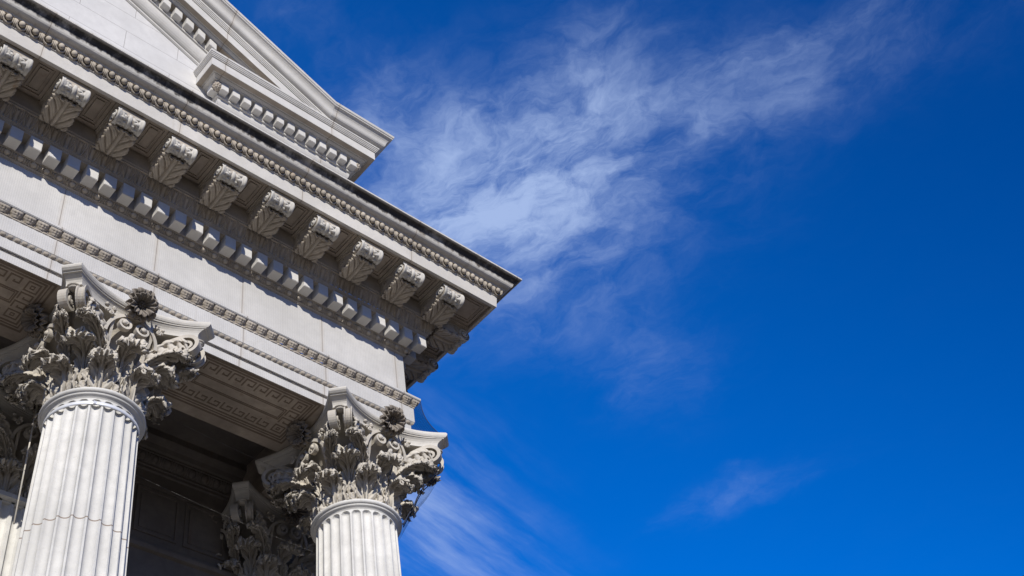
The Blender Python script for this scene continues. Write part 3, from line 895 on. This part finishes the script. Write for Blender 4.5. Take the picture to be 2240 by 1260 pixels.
# ================================================================== small things
# strap round the near column
mb = MB(); zs = -1.216
def ring(R, z0, z1, n=96):
    vs = [((R+e)*cos(2*pi*i/n), (R+e)*sin(2*pi*i/n), z) for e, z in ((0, z0), (.004, z0), (.004, z1), (0, z1)) for i in range(n)]
    fs = [(j*n+i, j*n+(i+1) % n, ((j+1) % 4)*n+(i+1) % n, ((j+1) % 4)*n+i) for j in range(4) for i in range(n)]
    return vs, fs
v_, f_ = ring(.4235, 0, .042); mb.add(v_, f_, True)
mb.box((-.19, -.402, .004), (-.165, -.375, .034))
st = mb.build('metal_strap', M_metal, None, (X1, YC, zs)); tag(st, 'thin shiny metal strap clamped round the top of the near column', 'strap')
# upright wire rod behind the near column
mb = MB(); mb.tube([(0, 0, 2.32), (0, 0, 1.2), (0, 0, 0)], .0085, 8)
tag(mb.build('rod', M_cable, None, (-3.735, 1.2, -1.82)), 'thin pale rod hanging upright behind the near column, catching the sun', 'rod')
# net cords strung between the capitals
def cord(a, b, sag, label):
    mb = MB(); A, Bv = Vector(a), Vector(b); pts = [A.lerp(Bv, k/40)-Vector((0, 0, sag*sin(pi*k/40))) for k in range(41)]
    o = A.copy(); mb.tube([p-o for p in pts], .0010, 5)
    rnd = random.Random(5)
    for k in range(60):
        p = A.lerp(Bv, rnd.random()); t = (p-A).length/(Bv-A).length
        mb.ball(tuple(p-o-Vector((0, 0, sag*sin(pi*t)))), .0042, 6, 4)
    tag(mb.build('net_cord', M_wire, None, tuple(o)), label, 'cord', 'net cords strung across the porch')
cord((-3.00, .75, -.27), (-.70, .75, -.40), .03, 'upper thin beaded cord strung below the Greek key soffit between the capitals')
cord((-3.10, .75, -1.155), (-.78, .75, -1.30), .03, 'lower thin beaded cord crossing the dark rear wall between the columns')
# bird net drawn from the entablature over the corner capital
def net_mat():
    m, nt, N, L = mat_new('bird_net'); g = G(nt)
    pos = N.new('ShaderNodeNewGeometry').outputs['Position']
    X, Y, Z = g.xyz(pos)[0:3]
    a = g.math('FRACT', g.math('MULTIPLY', g.math('ADD', g.math('ADD', X, Y), Z), 110.)); b = g.math('FRACT', g.math('MULTIPLY', g.math('SUBTRACT', g.math('ADD', X, Y), Z), 110.))
    k = g.math('MAXIMUM', g.ramp(a, .66, .70), g.ramp(b, .66, .70))
    d = N.new('ShaderNodeBsdfDiffuse'); d.inputs[0].default_value = (.004, .005, .010, 1)
    t = N.new('ShaderNodeBsdfTransparent'); mx = N.new('ShaderNodeMixShader')
    L.new(g.math('MULTIPLY', k, .44), mx.inputs[0]); L.new(t.outputs[0], mx.inputs[1]); L.new(d.outputs[0], mx.inputs[2])
    o = N.new('ShaderNodeOutputMaterial'); L.new(mx.outputs[0], o.inputs[0]); return m
M_net = net_mat()
NR = tag(empty('bird_netting', (X2, YC, 0)), 'dark see-through bird netting stretched over the right side of the corner capital', 'netting')
NO = Vector((-X2, -YC, 0))
def outer(v): return .110 + .165*v**2.2
mb = MB()
mb.grid(lambda u, v: (.012+(outer(v)-.012)*u, -.012-(outer(v)-.012)*u, .60*(1-v)+.004), 8, 14)
o = mb.build('net_sheet', M_net, NR); o.location = NO
mb = MB()
mb.grid(lambda u, v: (outer(v)-.05*sin(pi*u)*v, -outer(v)+(1.2+2*outer(v))*u, .60*(1-v)+.004), 14, 14)
o = mb.build('net_sheet', M_net, NR); o.location = NO
NTAB = [(.955, -.390), (.905, -.480), (.858, -.544), (.775, -.615), (.720, -.677), (.665, -.770), (.620, -.873), (.550, -.990), (.486, -1.105)]
def lowr(u, v):
    r, z = cr(NTAB, v); ph = radians(-45-90*u)
    return P(ph, r-.06*sin(pi*u)*(1-v), z+.02*sin(pi*u)*(1-v))
mb = MB(); mb.grid(lowr, 18, 14); o = mb.build('net_sheet', M_net, NR)
mb = MB(); mb.tube([lowr(0, .12+.88*k/23) for k in range(24)], .0075, 6); mb.tube([lowr(.05, .12+.88*k/23) for k in range(24)], .005, 6)
mb.build('net_rope', M_edge, NR)
mb = MB(); mb.tube([Vector((outer(k/15), -outer(k/15), .60*(1-k/15)+.004)) for k in range(16)], .0035, 6)
o = mb.build('net_rope', M_edge, NR); o.location = NO

# ================================================================== setting
mb = MB(); mb.add([(-3000, -3000, 0), (3000, -3000, 0), (3000, 3000, 0), (-3000, 3000, 0)], [(0, 1, 2, 3)])
tag(mb.build('ground', M_ground, None, (0, 0, -10.8)), kind='structure')
mb = MB(); mb.box((-30, -1.9, -.58), (2.1, 20, 0)); tag(mb.build('terrace', M_ground, None, (0, 0, -10.202)), kind='structure')

# ================================================================== light, sky
TO_SUN = Vector((-.63, -1., .667)).normalized()
sun = bpy.data.lights.new('sun', 'SUN'); sun.energy = 5.0; sun.angle = radians(.5); sun.color = (1., .955, .88)
so = bpy.data.objects.new('sun', sun); COL.objects.link(so); so.location = (-20, -30, 25)
so.rotation_euler = TO_SUN.to_track_quat('Z', 'Y').to_euler()
W = bpy.data.worlds.new('World'); S.world = W; W.use_nodes = True
nt = W.node_tree; nt.nodes.clear(); g = G(nt); N, L = nt.nodes, nt.links
sky = N.new('ShaderNodeTexSky'); sky.sky_type = 'NISHITA'; sky.sun_disc = False
sky.sun_elevation = math.asin(TO_SUN.z); sky.sun_rotation = atan2(TO_SUN.x, TO_SUN.y); sky.altitude = 1500; sky.air_density = 1.0; sky.dust_density = .2; sky.ozone_density = 4.
tc = N.new('ShaderNodeTexCoord').outputs['Generated']
hs = N.new('ShaderNodeHueSaturation'); hs.inputs['Hue'].default_value = .5115; hs.inputs['Saturation'].default_value = 1.62; hs.inputs['Value'].default_value = 1.25
L.new(sky.outputs[0], hs.inputs['Color'])
dx, dy, dz = g.xyz(tc)[0:3]
SKYC = g.mix(g.ramp(dz, .02, .46, 0, 1), (.26, .32, .44), (1., 1., 1.))
SKYC = g.mix(1., hs.outputs[0], SKYC, 'MULTIPLY')
# the polarised band: the clear sky deepens away from the low left towards the upper right
pol = N.new('ShaderNodeVectorMath'); pol.operation = 'DOT_PRODUCT'; L.new(tc, pol.inputs[0]); pol.inputs[1].default_value = (.1883, -.9380, .2909)
SKYC = g.mix(1., SKYC, g.mix(g.ramp(pol.outputs['Value'], -.24, .42), (1.20, 1.20, 1.28), (.66, .66, .78)), 'MULTIPLY')
dz = g.math('MAXIMUM', dz, .06)
px, py = g.math('DIVIDE', dx, dz), g.math('DIVIDE', dy, dz)
A_ = g.math('SUBTRACT', g.math('MULTIPLY', px, .384), g.math('MULTIPLY', py, .923))
B_ = g.math('ADD', g.math('MULTIPLY', px, .923), g.math('MULTIPLY', py, .384))
wob = g.noise(g.comb(A_, B_, 0.), 5., 5, .6)
wob2 = g.noise(g.comb(B_, A_, 3.), 5., 5, .6)
A2 = g.math('ADD', A_, g.math('MULTIPLY', g.math('SUBTRACT', wob, .5), .16)); B2 = g.math('ADD', B_, g.math('MULTIPLY', g.math('SUBTRACT', wob2, .5), .12))
tot = None
for a, b, sa, sb, amp in ((-.10, .775, .13, .068, .36), (-.245, .752, .085, .055, .66), (.09, .785, .08, .035, .13), (.06, .735, .09, .014, .16), (-.275, .605, .04, .035, .36), (-.235, .665, .05, .022, .22), (-.15, .690, .06, .030, .14), (-.24, .88, .12, .085, .36), (-.30, .74, .08, .11, .14), (-.225, 1.36, .06, .012, .07), (-.17, 1.33, .02, .010, .12), (-.13, 1.42, .06, .010, .08), (-.20, 1.10, .05, .06, .20),
                      (-.20, 1.385, .08, .025, .17), (-.30, .48, .05, .04, .16), (-.10, .64, .05, .04, .24), (.22, .80, .10, .05, .12)):
    qa = g.math('DIVIDE', g.math('SUBTRACT', A2, a), sa); qb = g.math('DIVIDE', g.math('SUBTRACT', B2, b), sb)
    e = g.math('EXPONENT', g.math('MULTIPLY', g.math('ADD', g.math('MULTIPLY', qa, qa), g.math('MULTIPLY', qb, qb)), -.5))
    e = g.math('MULTIPLY', e, amp); tot = e if tot is None else g.math('ADD', tot, e)
q1 = g.math('DIVIDE', g.math('ADD', A2, .55), .06); q2 = g.math('DIVIDE', g.math('SUBTRACT', B_, 1.17), .16)
e2 = g.math('EXPONENT', g.math('MULTIPLY', g.math('ADD', g.math('MULTIPLY', q1, q1), g.math('MULTIPLY', q2, q2)), -.5))
f3 = g.noise(g.comb(g.math('MULTIPLY', g.math('ADD', g.math('ADD', A_, g.math('MULTIPLY', g.math('SUBTRACT', wob, .5), .03)), g.math('MULTIPLY', B_, -.18)), 22.), g.math('MULTIPLY', B_, 3.2), 5.), 1., 7, .58, 0.)
low = g.math('MULTIPLY', e2, g.ramp(f3, .30, .78, 0, .62))
f1 = g.noise(g.comb(g.math('MULTIPLY', A2, 6.), g.math('MULTIPLY', B2, 8.5), 0.), 1.15, 9, .58, .15)
f2 = g.noise(g.comb(g.math('MULTIPLY', A2, 13.), g.math('MULTIPLY', B2, 19.), 2.), 1.6, 9, .68, .3)
fb = g.math('ADD', g.math('MULTIPLY', f1, .55), g.math('MULTIPLY', f2, .45))
cv = g.math('SUBTRACT', g.math('MULTIPLY', tot, g.math('ADD', .22, g.math('MULTIPLY', g.ramp(fb, .26, .76), 1.5))), g.math('MULTIPLY', g.math('SUBTRACT', 1., fb), .12))
cv = g.ramp(cv, -.08, 1.16, 0., .75)
cv = g.math('MAXIMUM', cv, low)
skyc = g.mix(cv, SKYC, (3.3, 4.2, 6.2))
bg = N.new('ShaderNodeBackground'); bg.inputs['Strength'].default_value = .15; L.new(skyc, bg.inputs['Color'])
o = N.new('ShaderNodeOutputWorld'); L.new(bg.outputs[0], o.inputs[0])

# ================================================================== camera
cam = bpy.data.cameras.new('camera'); co = bpy.data.objects.new('camera', cam); COL.objects.link(co)
cam.sensor_fit = 'HORIZONTAL'; cam.sensor_width = 36; cam.lens = 2748.858/2240*36; cam.clip_end = 10000; cam.clip_start = .1
Rr = ((0.7445726838862186, -0.6546350506611862, -0.13063104093616307), (0.42082459473685946, 0.6122173525507542, -0.6694001596204981), (0.5181873974488354, 0.4434443185803789, 0.7313268472056389))
r, d, f = (Vector(q) for q in Rr)
M = Matrix((( r.x, -d.x, -f.x, -7.1262), (r.y, -d.y, -f.y, -7.98449), (r.z, -d.z, -f.z, -9.203618), (0, 0, 0, 1)))
co.matrix_world = M
S.camera = co
S.render.resolution_x, S.render.resolution_y = 1024, 576
S.view_settings.view_transform = 'Standard'; S.view_settings.look = 'None'; S.view_settings.exposure = 0; S.view_settings.gamma = 1
